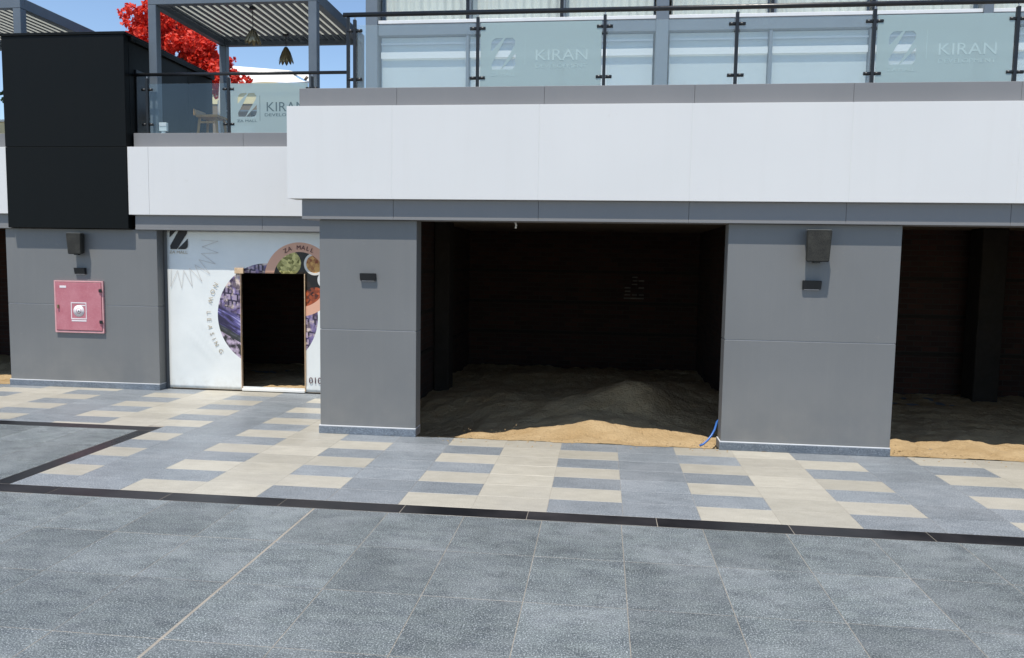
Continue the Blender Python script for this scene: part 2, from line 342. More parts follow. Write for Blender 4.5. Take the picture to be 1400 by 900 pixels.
for r in range(14):
    y0 = RY + r * RH; y1 = y0 + RH
    for n in range(-18, 16):
        x0 = GA + n * GX; x1 = x0 + GX
        if r >= 7 and x0 > -3.3: continue
        if x1 < -12.0 or x0 > 8.9: continue
        if r == 13: y1 = 11.0
        k = n % 4; dark = (k in (0, 1)) if r % 2 == 0 else (k in (1, 2))
        a0, a1, b0, b1 = x0, x1, y0, y1
        if a0 < -5.10 and b0 < 8.46:
            if a1 > -5.10: a0 = -5.10
            elif b1 > 8.46: b0 = 8.46
            else: continue
        if r >= 7: a1 = min(a1, -3.0)
        tile('tile', a0, a1, b0, b1, M['grey_tile'] if dark else M['beige_tile'], pat, gap=.0011, jz=.0002)
plz = mesh('plaza_pavement', [(-14, -3, -.0014), (9.5, -3, -.0014), (9.5, 5.87, -.0014), (-14, 5.87, -.0014)], [(0, 1, 2, 3)], M['grout'], center=False); setp(plz, 'plaza floor of large flamed blue-grey granite tiles', kind='structure')
for r in range(9):
    y1 = 5.852 - r * .725; y0 = y1 - .725
    if r == 0: y1 = 5.868
    for n in range(-13, 12):
        x0 = -.415 + n * .6135
        g0 = .014 if n in (-3,) else .0
        if y0 < 2.3 and (x0 < -4 or x0 > 3.2): continue
        tile('tile', x0 + g0 / 2, x0 + .6135 - (.014 if n == -4 else 0) / 2, y0, y1, M['plaza_tile'], plz, gap=.0023, jz=.0003)
for r in range(3):
    y0 = 6.08 + r * .727
    for n in range(11): tile('tile', -5.28 - (n + 1) * .6135, -5.28 - n * .6135, y0, y0 + .727 - (.001 if r < 2 else 0), M['plaza_tile'], plz)
bdr = mesh('pavement_border', [(-12, 5.87, -.0018), (9, 5.87, -.0018), (9, 6.08, -.0018), (-12, 6.08, -.0018)], [(0, 1, 2, 3)], M['grout'], center=False); setp(bdr, 'narrow border of polished black granite strips in the paving', kind='structure')
for k in range(-11, 10): tile('border_strip', -1.555 + k * 1.0155, -1.555 + (k + 1) * 1.0155, 5.87, 6.078, M['border'], bdr)
for k in range(2): tile('border_strip', -5.28, -5.10, 6.08 + k * 1.09, 6.08 + (k + 1) * 1.09, M['border'], bdr)
for k in range(7): tile('border_strip', -5.10 - (k + 1) * 1.0155, -5.10 - k * 1.0155, 8.262, 8.46, M['border'], bdr)

# sand inside the shop bays
def sandfloor(name, x0, x1, y0, y1, bumps, label, seed, base=.0):
    nx = int((x1 - x0) / .035); ny = int((y1 - y0) / .045); vs = []; fs = []
    for j in range(ny + 1):
        for i in range(nx + 1):
            xx = x0 + (x1 - x0) * i / nx; yy = y0 + (y1 - y0) * j / ny
            d = yy - y0
            if j == 0: yy += noise.noise((xx * 3, seed, 0)) * .06 + noise.noise((xx * 17, seed, 4)) * .03
            f = min(1, d / .25); z = .004 + f * base
            for bx, by, sx, sy, h in bumps: z += h * math.exp(-((xx - bx) / sx) ** 2 - ((yy - by) / sy) ** 2) * min(1, d / .12)
            z += f * (noise.noise((xx * 1.3, yy * 1.3, seed)) * .035 + noise.noise((xx * 3.6, yy * 3.6, seed)) * .034 - max(0, noise.noise((xx * 6.5, yy * 6.5, seed + 7)) - .25) * .07 + noise.noise((xx * 13, yy * 13, seed)) * .016)
            vs.append((xx, yy, z))
    for j in range(ny):
        for i in range(nx): a = j * (nx + 1) + i; fs.append((a, a + 1, a + nx + 2, a + nx + 1))
    o = mesh(name, vs, fs, M['sand'], smooth=True); return setp(o, label, kind='structure')
sandfloor('sand_ground', -2.62, 1.86, 8.525, 15.2, [(-2.1, 9.5, .75, 1.2, -.20), (.35, 10.9, 1.0, 1.0, .26), (.5, 10.6, .42, .5, .17), (-.3, 10.4, .5, .4, .06), (-.05, 9.3, .62, .55, .13), (-1.6, 11.2, .9, .8, .12), (1.2, 11.8, .8, .9, .2), (-.6, 13.2, 1.6, 1, .15)], 'heaped yellow sand floor inside the wide open shop bay', 1.3, -.05)
sandfloor('sand_ground', 2.02, 7.2, 8.55, 13.0, [], 'flat yellow sand floor inside the bay past the speaker pillar', 5.7)
sandfloor('sand_ground', -12, -8.4, 10.90, 14, [], 'sandy floor inside the bay beside the fire cabinet pillar', 9.1)
sandfloor('sand_ground', -6.8, -3.05, 11.08, 14, [(-4.2, 11.5, .4, .3, .05)], 'sandy floor behind the printed hoarding doorway', 12.4)

rk = random.Random(11); vs = []; fs = []
for i in range(420):
    if i % 3: px_, py_ = rk.uniform(-1.9, 1.5), 8.56 + abs(rk.gauss(0, .3))
    else: px_, py_ = rk.uniform(3.15, 4.6), 8.58 + abs(rk.gauss(0, .25))
    if i % 7 == 0: py_ = 8.5 - abs(rk.gauss(0, .12))
    r_ = rk.uniform(.003, .011) * (1.6 if i % 23 == 0 else 1); k_ = len(vs)
    z_ = .002 if py_ < 8.53 else (.01 + min(0, (px_ + .9) * .08) if px_ < 2 else .008)
    vs += [(px_ + r_ * rk.uniform(.6, 1.3), py_, z_), (px_, py_ + r_, z_), (px_ - r_ * rk.uniform(.6, 1.3), py_, z_), (px_, py_ - r_, z_), (px_ + r_ * .2, py_, z_ + r_ * rk.uniform(.6, 1.1)), (px_, py_, z_ - r_ * .5)]
    fs += [(k_, k_ + 1, k_ + 4), (k_ + 1, k_ + 2, k_ + 4), (k_ + 2, k_ + 3, k_ + 4), (k_ + 3, k_, k_ + 4), (k_ + 1, k_, k_ + 5), (k_ + 2, k_ + 1, k_ + 5), (k_ + 3, k_ + 2, k_ + 5), (k_, k_ + 3, k_ + 5)]
setp(mesh('scattered_clods', vs, fs, M['sand']), 'small sand clods scattered along the front edges of the bays', kind='stuff')

# ------------------------------------------------------------------ main shop block
shop = thing('shop_building', (0, 8.6, 0), 'grey clad shop block with wide white fascia over open sandy bays', 'building')
def pillar(x0, x1, yf, th, top, parent, joint=1.208, mat='grey'):
    core = box('pillar', (x0 + .012, x1 - .012, yf + .006, yf + th - .004, 0, top - .004), M['sealant'], parent)
    box('cladding_panel', (x0, x1, yf, yf + th, .098, joint - .0035), M[mat], core, .003); box('cladding_panel', (x0, x1, yf, yf + th, joint + .0035, top), M[mat], core, .003)
    pl = box('plinth', (x0 - .014, x1 + .003, yf - .016, yf + th + .003, 0, .086), M['plinth'], core, .003)
    box('sunlit_ledge', (x0 - .012, x1 + .002, yf - .015, yf + th + .002, .0865, .0975), M['plinthledge'], core, .002)  # pale strip: light on the plinth's top ledge put into its colour
    return core
pillar(-3.188, -2.064, 8.51, .22, 2.447, shop); pillar(1.332, 3.093, 8.51, .22, 2.447, shop); pillar(6.49, 8.25, 8.51, .22, 2.447, shop)
js = [-3.50, -2.306, -.70, .892, 2.494, 4.10, 5.70, 7.30, 8.9]
for a, b in zip(js, js[1:]):
    box('fascia_panel', (a + .0012, b - .0012, 8.357, 8.372, 2.672, 3.678), M['white'], shop, .0015)
box('fascia_core', (-3.495, 8.89, 8.359, 8.62, 2.674, 3.676), M['white'], shop)
jb = [-3.362, -2.31, -.70, .90, 2.50, 4.10, 5.70, 7.30, 8.9]
for a, b in zip(jb, jb[1:]):
    box('beam_panel', (a + .0015, b - .0015, 8.43, 8.74, 2.478, 2.671), M['grey_trim'], shop, .002)
    box('beam_lip', (a + .0005, b - .0005, 8.426, 8.742, 2.45, 2.4775), M['grey_trim'], shop, .002)
jp = [-3.39, -2.28, -.66, .92, 2.52, 4.13, 5.72, 7.3, 8.9]
for a, b in zip(jp, jp[1:]): box('parapet_panel', (a + .001, b - .001, 8.45, 8.74, 3.60, 3.888), M['grey_trim'], shop, .003)
box('terrace_slab', (-3.37, 8.9, 8.745, 15.6, 2.75, 3.75), M['terrace'], shop)
box('ceiling', (-3.15, 8.9, 8.745, 15.5, 2.62, 2.745), M['soffit'], shop)
box('end_wall', (-3.19, -2.92, 8.735, 15.5, -.45, 2.615), M['grey'], shop)
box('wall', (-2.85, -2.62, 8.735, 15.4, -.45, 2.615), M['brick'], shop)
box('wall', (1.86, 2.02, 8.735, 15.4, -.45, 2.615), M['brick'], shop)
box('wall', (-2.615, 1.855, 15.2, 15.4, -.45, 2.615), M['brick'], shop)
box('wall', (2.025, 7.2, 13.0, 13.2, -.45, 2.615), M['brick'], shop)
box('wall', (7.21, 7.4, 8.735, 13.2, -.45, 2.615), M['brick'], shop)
for z in (.62, 1.22, 1.82): 
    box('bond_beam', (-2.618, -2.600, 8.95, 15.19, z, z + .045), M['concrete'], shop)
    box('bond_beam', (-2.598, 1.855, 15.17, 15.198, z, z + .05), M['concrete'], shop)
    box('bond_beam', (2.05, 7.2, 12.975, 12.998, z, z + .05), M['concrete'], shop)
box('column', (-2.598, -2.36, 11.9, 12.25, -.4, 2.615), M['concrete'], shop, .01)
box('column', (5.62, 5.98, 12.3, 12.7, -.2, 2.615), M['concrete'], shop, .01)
bp = boxes('lit_brick_patch', [(.45 + .13 * (i % 3) + random.uniform(-.02, .02), .56 + .13 * (i % 3), 15.185, 15.199, 1.33 + .068 * (i // 3), 1.355 + .068 * (i // 3)) for i in range(21) if random.random() < .6], M['litmortar'], shop)  # pale mortar bars: the lit patch of back-wall brick put into colour

# ------------------------------------------------------------------ recessed wing
wing = thing('wing_building', (-6, 11.0, 0), 'recessed grey wing with white fascia behind the red hose cabinet', 'building')
pillar(-8.994, -6.56, 10.84, .17, 2.397, wing, joint=1.26)
box('reveal_post', (-6.60, -6.47, 11.04, 11.2, 0, 2.39), M['grey'], wing)
for a, b in ((-12.2, -10.4), (-10.4, -8.846), (-6.924, -6.60), (-6.60, -3.36)):
    box('fascia_panel', (a + .0008, b - .0008, 10.735, 11.0, 2.612, 3.592), M['white'], wing, .003)
for a, b in ((-12.2, -10.4), (-10.4, -8.85), (-6.86, -4.9), (-4.9, -3.2)):
    box('beam_panel', (a + .0015, b - .0015, 10.79, 11.0, 2.425, 2.610), M['grey_trim'], wing, .002)
    box('beam_lip', (a + .0005, b - .0005, 10.786, 11.001, 2.397, 2.4245), M['grey_trim'], wing, .002)
for a, b in ((-12.2, -10.4), (-10.4, -8.85), (-6.89, -5.2), (-5.2, -3.39)): box('parapet_panel', (a + .001, b - .001, 10.85, 11.05, 3.53, 3.806), M['grey_trim'], wing, .003)
box('terrace_slab', (-12.2, -8.86, 11.06, 15.6, 2.75, 3.75), M['terrace'], wing); box('terrace_slab', (-6.92, -3.375, 11.06, 15.6, 2.75, 3.75), M['terrace'], wing)
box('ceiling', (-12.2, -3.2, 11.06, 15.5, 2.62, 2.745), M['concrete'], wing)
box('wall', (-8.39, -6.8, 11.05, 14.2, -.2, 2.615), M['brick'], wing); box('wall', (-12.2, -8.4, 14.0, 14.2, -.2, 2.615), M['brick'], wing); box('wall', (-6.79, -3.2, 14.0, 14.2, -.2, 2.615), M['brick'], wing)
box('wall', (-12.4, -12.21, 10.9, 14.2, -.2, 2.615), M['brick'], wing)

# black clad block standing on the wing
blk = thing('black_block', (-7.88, 10.72, 2.4), 'tall black clad block rising through the white fascia', 'building')
box('cladding_panel', (-8.845, -6.925, 10.72, 10.83, 2.405, 3.588), M['black'], blk, .004); box('cladding_panel', (-8.845, -6.925, 10.72, 10.83, 3.5925, 5.185), M['black'], blk, .004)
box('core', (-8.83, -6.94, 10.832, 13.28, 2.75, 5.185), M['black'], blk)
for k in range(3): box('side_panel', (-6.939, -6.922, 10.834 + k * .815, 10.834 + (k + 1) * .815 - .004, 3.40, 5.12), M['black'], blk, .003)
box('gutter', (-6.939, -6.87, 10.86, 13.27, 5.121, 5.184), M['black'], blk, .004)
box('roof_cap', (-8.86, -6.90, 10.705, 13.32, 5.186, 5.225), M['black'], blk, .004)
box('side_door', (-6.921, -6.90, 10.98, 11.42, 3.76, 4.75), M['blackmetal'], blk, .004); box('door_handle', (-6.899, -6.83, 11.36, 11.39, 4.40, 4.415), M['frame_white'], blk)

# ------------------------------------------------------------------ glazed upper storey
pav = thing('glazed_upper_storey', (1, 11.5, 3.75), 'glazed upper storey with curtained windows in grey-blue frames behind the balcony', 'building')
cols = [(-3.556, -3.378), (.674, .849), (5.036, 5.16), (9.0, 9.15)]
for a, b in cols: box('window_column', (a, b, 11.42, 11.62, 3.75, 8.0), M['frame'], pav, .006)
mul = {0: [-2.04, -.67], 1: [2.27, 3.62], 2: [6.5, 7.8]}
for i in range(3):
    a, b = cols[i][1], cols[i + 1][0]
    box('transom', (a + .001, b - .001, 11.46, 11.60, 5.31, 5.475), M['frame'], pav, .004); box('sill', (a + .001, b - .001, 11.45, 11.60, 5.476, 5.525), M['frame_white'], pav, .004)
    box('bottom_rail', (a + .001, b - .001, 11.46, 11.60, 3.752, 3.83), M['frame'], pav, .004); box('head_rail', (a + .001, b - .001, 11.46, 11.60, 7.9, 8.0), M['frame'], pav, .004)
    edges = [a] + mul[i] + [b]
    for k, (p, q) in enumerate(zip(edges, edges[1:])):
        if k:
            box('mullion', (p - .022, p + .022, 11.455, 11.60, 5.526, 7.9), M['blackmetal'], pav, .003); box('mullion', (p + .024, p + .05, 11.47, 11.59, 5.526, 7.9), M['frame'], pav)
        box('upper_pane', (p + .05, q - .025, 11.51, 11.518, 5.53, 7.9), M['winglass'], pav)
        # folded curtain behind the pane
        n = 60; vs = []; fs = []; ph = random.random() * 6
        for j in range(n + 1):
            xx = p + .05 + (q - p - .08) * j / n; yy = 11.66 + .018 * math.sin(j * 1.1 + ph) + .01 * math.sin(j * .37 + ph)
            vs += [(xx, yy, 5.53), (xx, yy + .004, 7.9)]
        for j in range(n): fs.append((2 * j, 2 * j + 2, 2 * j + 3, 2 * j + 1))
        mesh('curtain', vs, fs, M['curtain'], pav, smooth=True)
        box('lower_pane', (p + .028, q - .028, 11.52, 11.528, 3.84, 5.305), M['winglass'], pav)
        bl = box('blind', (p + .03, q - .03, 11.56, 11.575, 3.84, 5.30), M['blind'], pav)
        box('reflection_stripe', (p + .03, q - .03, 11.5150, 11.5185, 5.19, 5.215), M['whitestripe'], bl); box('reflection_stripe', (p + .03, q - .03, 11.5150, 11.5185, 4.99, 5.085), M['whitestripe'], bl)  # white stripes stand in for reflections on the lower panes
        if k: box('lower_mullion', (p - .02, p + .02, 11.47, 11.60, 3.84, 5.305), M['frame'], pav, .003)
box('roof', (-3.6, 9.2, 11.2, 16, 8.0, 8.3), M['frame'], pav); box('back_wall', (-3.5, 9.1, 15.4, 15.6, 3.75, 8.0), M['blind'], pav); box('side_wall', (-3.55, -3.40, 11.63, 15.39, 3.75, 8.0), M['frame'], pav); box('inner_floor', (-3.39, 9.0, 11.63, 15.39, 5.3, 5.5), M['terrace'], pav)

# ------------------------------------------------------------------ emblem and balustrades
def arc(cx, cz, r, a0, a1, n=5): return [(cx + r * math.cos(math.radians(a0 + (a1 - a0) * i / n)), cz + r * math.sin(math.radians(a0 + (a1 - a0) * i / n))) for i in range(n + 1)]
EMB = [[(0, .56)] + arc(.24, .76, .24, 180, 90) + [(.50, 1.0)],
       [(.58, 1.0), (.86, 1.0)] + arc(.86, .86, .14, 80, 20, 3) + [(.94, .74), (.40, 0), (.06, 0)],
       [(1.0, .50)] + arc(.80, .20, .20, 0, -90) + [(.44, 0)]]
EMB[1] = [(.58, 1.0), (.88, 1.0), (.98, .90), (.96, .76), (.40, 0), (.04, 0), (.02, .16)]
def frosted(name, x0, x1, z0, z1, y, holes, parent):
    """film sheet with the emblem cut out of it"""
    cu = bpy.data.curves.new(name, 'CURVE'); cu.dimensions = '2D'; cu.fill_mode = 'BOTH'; cu.extrude = .0008
    for poly in [[(x0, z0), (x1, z0), (x1, z1), (x0, z1)]] + holes:
        sp = cu.splines.new('POLY'); sp.points.add(len(poly) - 1); sp.use_cyclic_u = True
        for p, q in zip(sp.points, poly): p.co = (q[0], q[1], 0, 1)
    o = bpy.data.objects.new(name, cu); me = bpy.data.meshes.new_from_object(o); bpy.data.objects.remove(o); bpy.data.curves.remove(cu)
    vs = [(v.co.x, y - v.co.z, v.co.y) for v in me.vertices]; fs = [tuple(p.vertices) for p in me.polygons]; bpy.data.meshes.remove(me)
    return mesh(name, vs, fs, M['frost'], parent)
def emb(x0, z0, wd, h): return [[(x0 + p[0] * wd, z0 + p[1] * h) for p in poly] for poly in EMB]
M['etch'] = simple('dark_etched_lettering', '#54666a', .5, .05); M['etch2'] = simple('pale_etched_lettering', '#a5b8b8', .5, .05)

def rail_post(x, y, z0, z1, parent, lo, hi):
    p = box('post', (x - .017, x + .017, y - .02, y + .02, z0, z1 - .055), M['blackmetal'], parent, .003)
    tube('post_pin', [(x, y, z1 - .056), (x, y, z1 - .02)], .007, M['frame_white'], p, 8)
    for z in (lo, hi):
        for s in (-1, 1):
            c = tube('clamp', [(x + s * .018, y - .004, z), (x + s * .085, y - .004, z)], .018, M['blackmetal'], p, 10)
    box('foot_plate', (x - .045, x + .045, y - .045, y + .045, z0 - .002, z0 + .012), M['blackmetal'], p, .003)
    return p
br = thing('glass_balustrade', (0, 8.6, 3.888), 'long black railed glass balustrade along the balcony over the wide fascia', 'balustrade')
PX = [-2.80, -1.413, -.034, 1.349, 2.731, 4.118, 5.50, 6.88, 8.26]
tube('handrail', [(-2.93, 8.6, 4.715), (8.5, 8.6, 4.715)], .026, M['blackmetal'], br, 12)
for px in PX: rail_post(px, 8.6, 3.889, 4.715, br, 4.012, 4.54)
box('end_post', (-2.895, -2.86, 8.585, 8.62, 3.889, 4.69), M['blackmetal'], br, .003)
for i, (a, b) in enumerate(zip(PX, PX[1:])):
    pn = box('glass_pane', (a + .03, b - .03, 8.594, 8.606, 3.893, 4.60), M['glass'], br, .002)
    if i in (1, 4, 7):
        e0 = a + .15; frosted('frosted_film', a + .032, b - .032, 3.895, 4.598, 8.590, emb(e0, 4.10, .27, .335), pn)
        box('etched_line', (a + .52, a + .525, 8.5875, 8.5895, 4.15, 4.45), M['etch2'], pn)
        letters('lettering', 'KIRAN', a + .64, 8.5885, 4.19, .17, M['etch2'], pn, width=.56); letters('lettering', 'DEVELOPMENT', a + .64, 8.5885, 4.11, .06, M['etch2'], pn, width=.56)
        letters('lettering', 'ZA MALL', a + .15, 8.5885, 4.03, .055, M['etch2'], pn, width=.27)
lr = thing('glass_balustrade', (-5.2, 10.95, 3.806), 'short balustrade with frosted branded pane beside the black block', 'balustrade')
tube('handrail', [(-6.92, 10.95, 4.665), (-3.68, 10.95, 4.665)], .024, M['blackmetal'], lr, 12)
for px in (-6.72, -5.46, -4.20): rail_post(px, 10.95, 3.807, 4.665, lr, 3.946, 4.448)
box('glass_pane', (-6.69, -5.49, 10.944, 10.956, 3.812, 4.535), M['clearglass'], lr, .002)
pn = box('glass_pane', (-5.43, -4.26, 10.944, 10.956, 3.812, 4.525), M['clearglass'], lr, .002)
frosted('frosted_film', -5.428, -4.262, 3.814, 4.523, 10.94, emb(-5.32, 4.05, .29, .335), pn)
box('etched_line', (-4.985, -4.98, 10.9375, 10.9395, 3.99, 4.35), M['etch'], pn)
letters('lettering', 'KIRAN', -4.88, 10.9385, 4.125, .19, M['etch'], pn, width=.58); letters('lettering', 'DEVELOPMENT', -4.91, 10.9385, 4.055, .06, M['etch'], pn, width=.62)
letters('lettering', 'ZA MALL', -5.33, 10.9385, 3.975, .05, M['etch'], pn, width=.30)

# ------------------------------------------------------------------ pergolas
def pergola(dx, label, back=True):
    t = thing('pergola', (-5.46 + dx, 12.2, 3.75), label, 'pergola', 'steel pergolas on the terrace')
    x0, x1, y0, y1, zb, zt = -6.75 + dx, -4.17 + dx, 11.06, 13.33, 5.70, 5.86
    for (a, b) in ((x0, y0), (x1 - .125, y0), (x0, y1 - .125), (x1 - .125, y1 - .125)): box('post', (a, a + .125, b, b + .125, 3.75, zb - .001), M['steel'], t, .006)
    box('front_beam', (x0, x1, y0, y0 + .1, zb, zt), M['steel'], t, .005); box('back_beam', (x0, x1, y1 - .1, y1, zb, zt), M['steel'], t, .005)
    box('side_beam', (x0, x0 + .1, y0 + .101, y1 - .101, zb, zt), M['steel'], t, .005); box('side_beam', (x1 - .1, x1, y0 + .101, y1 - .101, zb, zt), M['steel'], t, .005)
    n = 19
    for i in range(n):
        xx = x0 + .1 + (x1 - x0 - .2) * (i + .5) / n
        vs = []
        for yy in (y0 + .102, y1 - .102): vs += [(xx - .046, yy, zb + .100), (xx - .050, yy, zb + .088), (xx + .046, yy, zb + .062), (xx + .050, yy, zb + .074)]
        mesh('slat', vs, [(0, 1, 2, 3), (7, 6, 5, 4), (0, 4, 5, 1), (1, 5, 6, 2), (2, 6, 7, 3), (3, 7, 4, 0)], M['steel'], t)
    box('roof_sheet', (x0 + .02, x1 - .02, y0 + .02, y1 - .02, zt + .001, zt + .008), M['translucent'], t)
    return t
x = N('translucent_roof_sheet'); tl = x.n('ShaderNodeBsdfTranslucent'); tl.inputs[0].default_value = lin('#cfcfc8'); df = x.n('ShaderNodeBsdfDiffuse'); df.inputs[0].default_value = lin('#cfcfc8')
ms = x.n('ShaderNodeMixShader'); ms.inputs[0].default_value = .25; x.l(tl.outputs[0], ms.inputs[1]); x.l(df.outputs[0], ms.inputs[2]); x.l(ms.outputs[0], x.out.inputs[0]); M['translucent'] = x.m
pergola(0, 'blue-grey steel pergola with slatted roof holding two pendant lamps')
pergola(-4.62, 'steel pergola with slatted roof beyond the black block')

# pendant lamps
def pendant(x, y, ztop, z0, h, r, label):
    t = thing('pendant_lamp', (x, y, z0), label, 'lamp', 'pendant lamps under the pergola')
    tube('ceiling_rose', [(x, y, ztop - .025), (x, y, ztop)], .05, M['blackmetal'], t, 12); tube('cord', [(x, y, z0 + h - .01), (x, y, ztop - .024)], .006, M['blackmetal'], t, 6)
    tube('socket', [(x, y, z0 + h * .62), (x, y, z0 + h)], .03, M['blackmetal'], t, 10)
    for k in range(11):
        a = 2 * math.pi * k / 11 + .2; ca, sa = math.cos(a), math.sin(a); ta = (-sa, ca); vs = []
        L = h * random.uniform(.88, 1.08)
        for u, wd in ((0, .018), (.3, .034), (.65, .036), (.88, .024), (1, .003)):
            rr = .028 + (r - .028) * u ** .8; zz = z0 + h * .95 - L * u + .02 * u
            for s in (-1, 1): vs.append((x + ca * rr + ta[0] * wd * s, y + sa * rr + ta[1] * wd * s, zz))
        fs = [(2 * i, 2 * i + 1, 2 * i + 3, 2 * i + 2) for i in range(4)]
        o = mesh('petal', vs, fs, M['petal'], t, smooth=True); md = o.modifiers.new('thick', 'SOLIDIFY'); md.thickness = .003
pendant(-5.32, 11.47, 5.761, 5.22, .215, .12, 'short petalled metal pendant lamp hung from the pergola slats')
pendant(-5.38, 12.85, 5.761, 5.27, .28, .125, 'petalled metal pendant lamp on a long cord nearer the back beam')

# ------------------------------------------------------------------ terrace furniture and background
ch = thing('stool', (-6.38, 12.2, 3.75), 'honey wood low backed chair on the terrace behind clear glass', 'chair')
box('seat', (-6.56, -6.19, 12.02, 12.38, 4.255, 4.295), M['chairwood'], ch, .012, 2)
prism('backrest', [(-6.60, 4.285), (-6.555, 4.285), (-6.565, 4.33), (-6.575, 4.38), (-6.60, 4.385)], 12.03, 12.37, M['chairwood'], ch)
for sx, sy in ((-1, -1), (1, -1), (-1, 1), (1, 1)): tube('leg', [(-6.375 + sx * .14, 12.2 + sy * .13, 4.257), (-6.375 + sx * .19, 12.2 + sy * .17, 3.752)], .02, M['chairwood'], ch, 8, [.024, .016])
box('stretcher', (-6.52, -6.23, 12.04, 12.06, 4.16, 4.19), M['chairwood'], ch)
tb = thing('table', (-6.0, 12.75, 3.75), 'white topped table next to the wooden chair', 'table')
box('table_top', (-6.25, -5.60, 12.45, 13.1, 4.42, 4.445), M['frame_white'], tb, .005); tube('leg', [(-5.95, 12.78, 3.77), (-5.95, 12.78, 4.419)], .03, M['frame_white'], tb); tube('base', [(-5.95, 12.78, 3.75), (-5.95, 12.78, 3.769)], .2, M['frame_white'], tb, 20)
bx = thing('floor_box', (-6.52, 11.0, 3.75), 'small white box at the foot of the pergola post', 'box')
box('case', (-6.58, -6.46, 11.0, 11.05, 3.86, 3.985), M['frame_white'], bx, .004); box('lid', (-6.575, -6.465, 10.994, 10.9995, 3.93, 3.98), M['signwhite'], bx, .002); box('bracket', (-6.55, -6.50, 11.01, 11.045, 3.75, 3.859), M['frame_white'], bx)

pa = thing('canvas_tent', (-7.7, 17.2, 0), 'white canvas tent roof behind the terrace railing', 'tent')
def tz(t): return -.05 * math.sin(math.pi * t)
vs = []; fs = []; nn = 14
for i in range(nn + 1):
    u = i / nn
    xr = -9.0 + 1.85 * u; xe = -9.6 + 3.4 * u
    for k in range(7):
        t = k / 6; vs.append((xr + (xe - xr) * t, 17.2 - 1.2 * t, 6.40 - .16 * u + (5.80 - 6.40 + .16 * u * .3) * t + tz(t)))
    vs.append((xe, 15.99, 5.70 - .012 * math.sin(i * 1.7)))
for i in range(nn):
    for k in range(7): fs.append((i * 8 + k, (i + 1) * 8 + k, (i + 1) * 8 + k + 1, i * 8 + k + 1))
nb = len(vs); vs += [(-9.4, 18.0, 6.36), (-6.8, 18.0, 6.30)]; fs += [(0, nb, nb + 1, nn * 8), (0, 7, nb), (nn * 8, nb + 1, nn * 8 + 7)]
o = mesh('canopy', vs, fs, M['canvas'], pa); md = o.modifiers.new('thick', 'SOLIDIFY'); md.thickness = .006
for a_, b_ in ((-9.5, 16.1), (-6.3, 16.1), (-9.2, 17.95), (-7.0, 17.95)): tube('pole', [(a_, b_, 0), (a_, b_, 5.74)], .03, M['frame_white'], pa, 8)
tube('finial', [(-6.28, 15.97, 5.74), (-6.22, 15.95, 5.80)], .03, M['brown'], pa, 8)
cu = thing('folded_parasol', (-7.02, 13.9, 3.0), 'closed white parasol hanging in folds past the black wall', 'parasol')
tube('pole', [(-7.0, 13.9, 3.0), (-7.0, 13.9, 5.40)], .022, M['frame_white'], cu, 8)
n = 16; vs = []; prof = [(0.03, 5.42), (.07, 5.32), (.10, 5.0), (.12, 4.7), (.10, 4.45), (.05, 4.40)]
for r_, z_ in prof:
    for k in range(n): a = 2 * math.pi * k / n; q = r_ * (1 + .28 * (k % 2)); vs.append((-7.0 + q * math.cos(a) + (5.4 - z_) * .04, 13.9 + q * math.sin(a), z_))
fs = [(i * n + k, i * n + (k + 1) % n, (i + 1) * n + (k + 1) % n, (i + 1) * n + k) for i in range(5) for k in range(n)]
mesh('folded_cloth', vs, fs, M['canvas'], cu, smooth=True)
hs = thing('cream_house', (-9, 24, 0), 'cream rendered house with brown lower wall seen through the balustrade', 'building')
box('upper_wall', (-13.6, -8.9, 24, 29, 6.9, 7.25), M['cream'], hs); box('lower_wall', (-13.58, -8.92, 24.02, 28.9, 0, 6.899), M['brown'], hs)
prism('roof', [(-13.7, 7.251), (-8.8, 7.251), (-11.2, 7.7)], 23.95, 29.05, M['cream'], hs)
box('window', (-11.9, -11.1, 23.985, 24.015, 5.2, 6.2), M['frame_white'], hs)

def leafcloud(name, clumps, n, size, mat, parent, seed):
    rnd = random.Random(seed); vs = []; fs = []
    tot = sum(r ** 2.2 for *_, r in clumps)
    for cx, cy, cz, r in clumps:
        for _ in range(int(n * r ** 2.2 / tot)):
            d = Vector((rnd.gauss(0, 1), rnd.gauss(0, 1), rnd.gauss(0, 1))).normalized() * r * rnd.uniform(.55, 1.05)
            c = Vector((cx, cy, cz)) + d; u = Vector((rnd.gauss(0, 1), rnd.gauss(0, 1), rnd.gauss(0, 1))).normalized(); v = u.orthogonal().normalized(); s = size * rnd.uniform(.6, 1.3)
            k = len(vs); vs += [c - u * s, c + v * s * .55 + u * s * .1, c + u * s, c - v * s * .55 + u * s * .1]; fs.append((k, k + 1, k + 2, k + 3))
    return mesh(name, vs, fs, mat, parent)
rt = thing('red_flowering_tree', (-8.2, 14.6, 0), 'tree covered in red blossom leaning over the black block', 'tree')
tube('trunk', [(-8.3, 14.8, 0), (-8.25, 14.75, 2.5), (-8.1, 14.6, 4.4), (-8.25, 14.5, 5.6)], .1, M['bark'], rt, 10, [.17, .13, .10, .05])
for p in ((-8.8, 14.5, 6.5), (-7.6, 14.5, 6.0), (-7.3, 14.4, 5.5), (-8.3, 14.5, 6.6)): tube('limb', [(-8.12, 14.6, 4.6), ((-8.12 + p[0]) / 2 + .05, 14.55, (4.6 + p[2]) / 2 + .2), p], .04, M['bark'], rt, 7, [.06, .04, .015])
rn = random.Random(3); cl = []
line = [(-8.98, 6.45), (-8.7, 6.55), (-8.35, 6.5), (-8.0, 6.25), (-7.7, 5.98), (-7.42, 5.72), (-7.28, 5.42)]
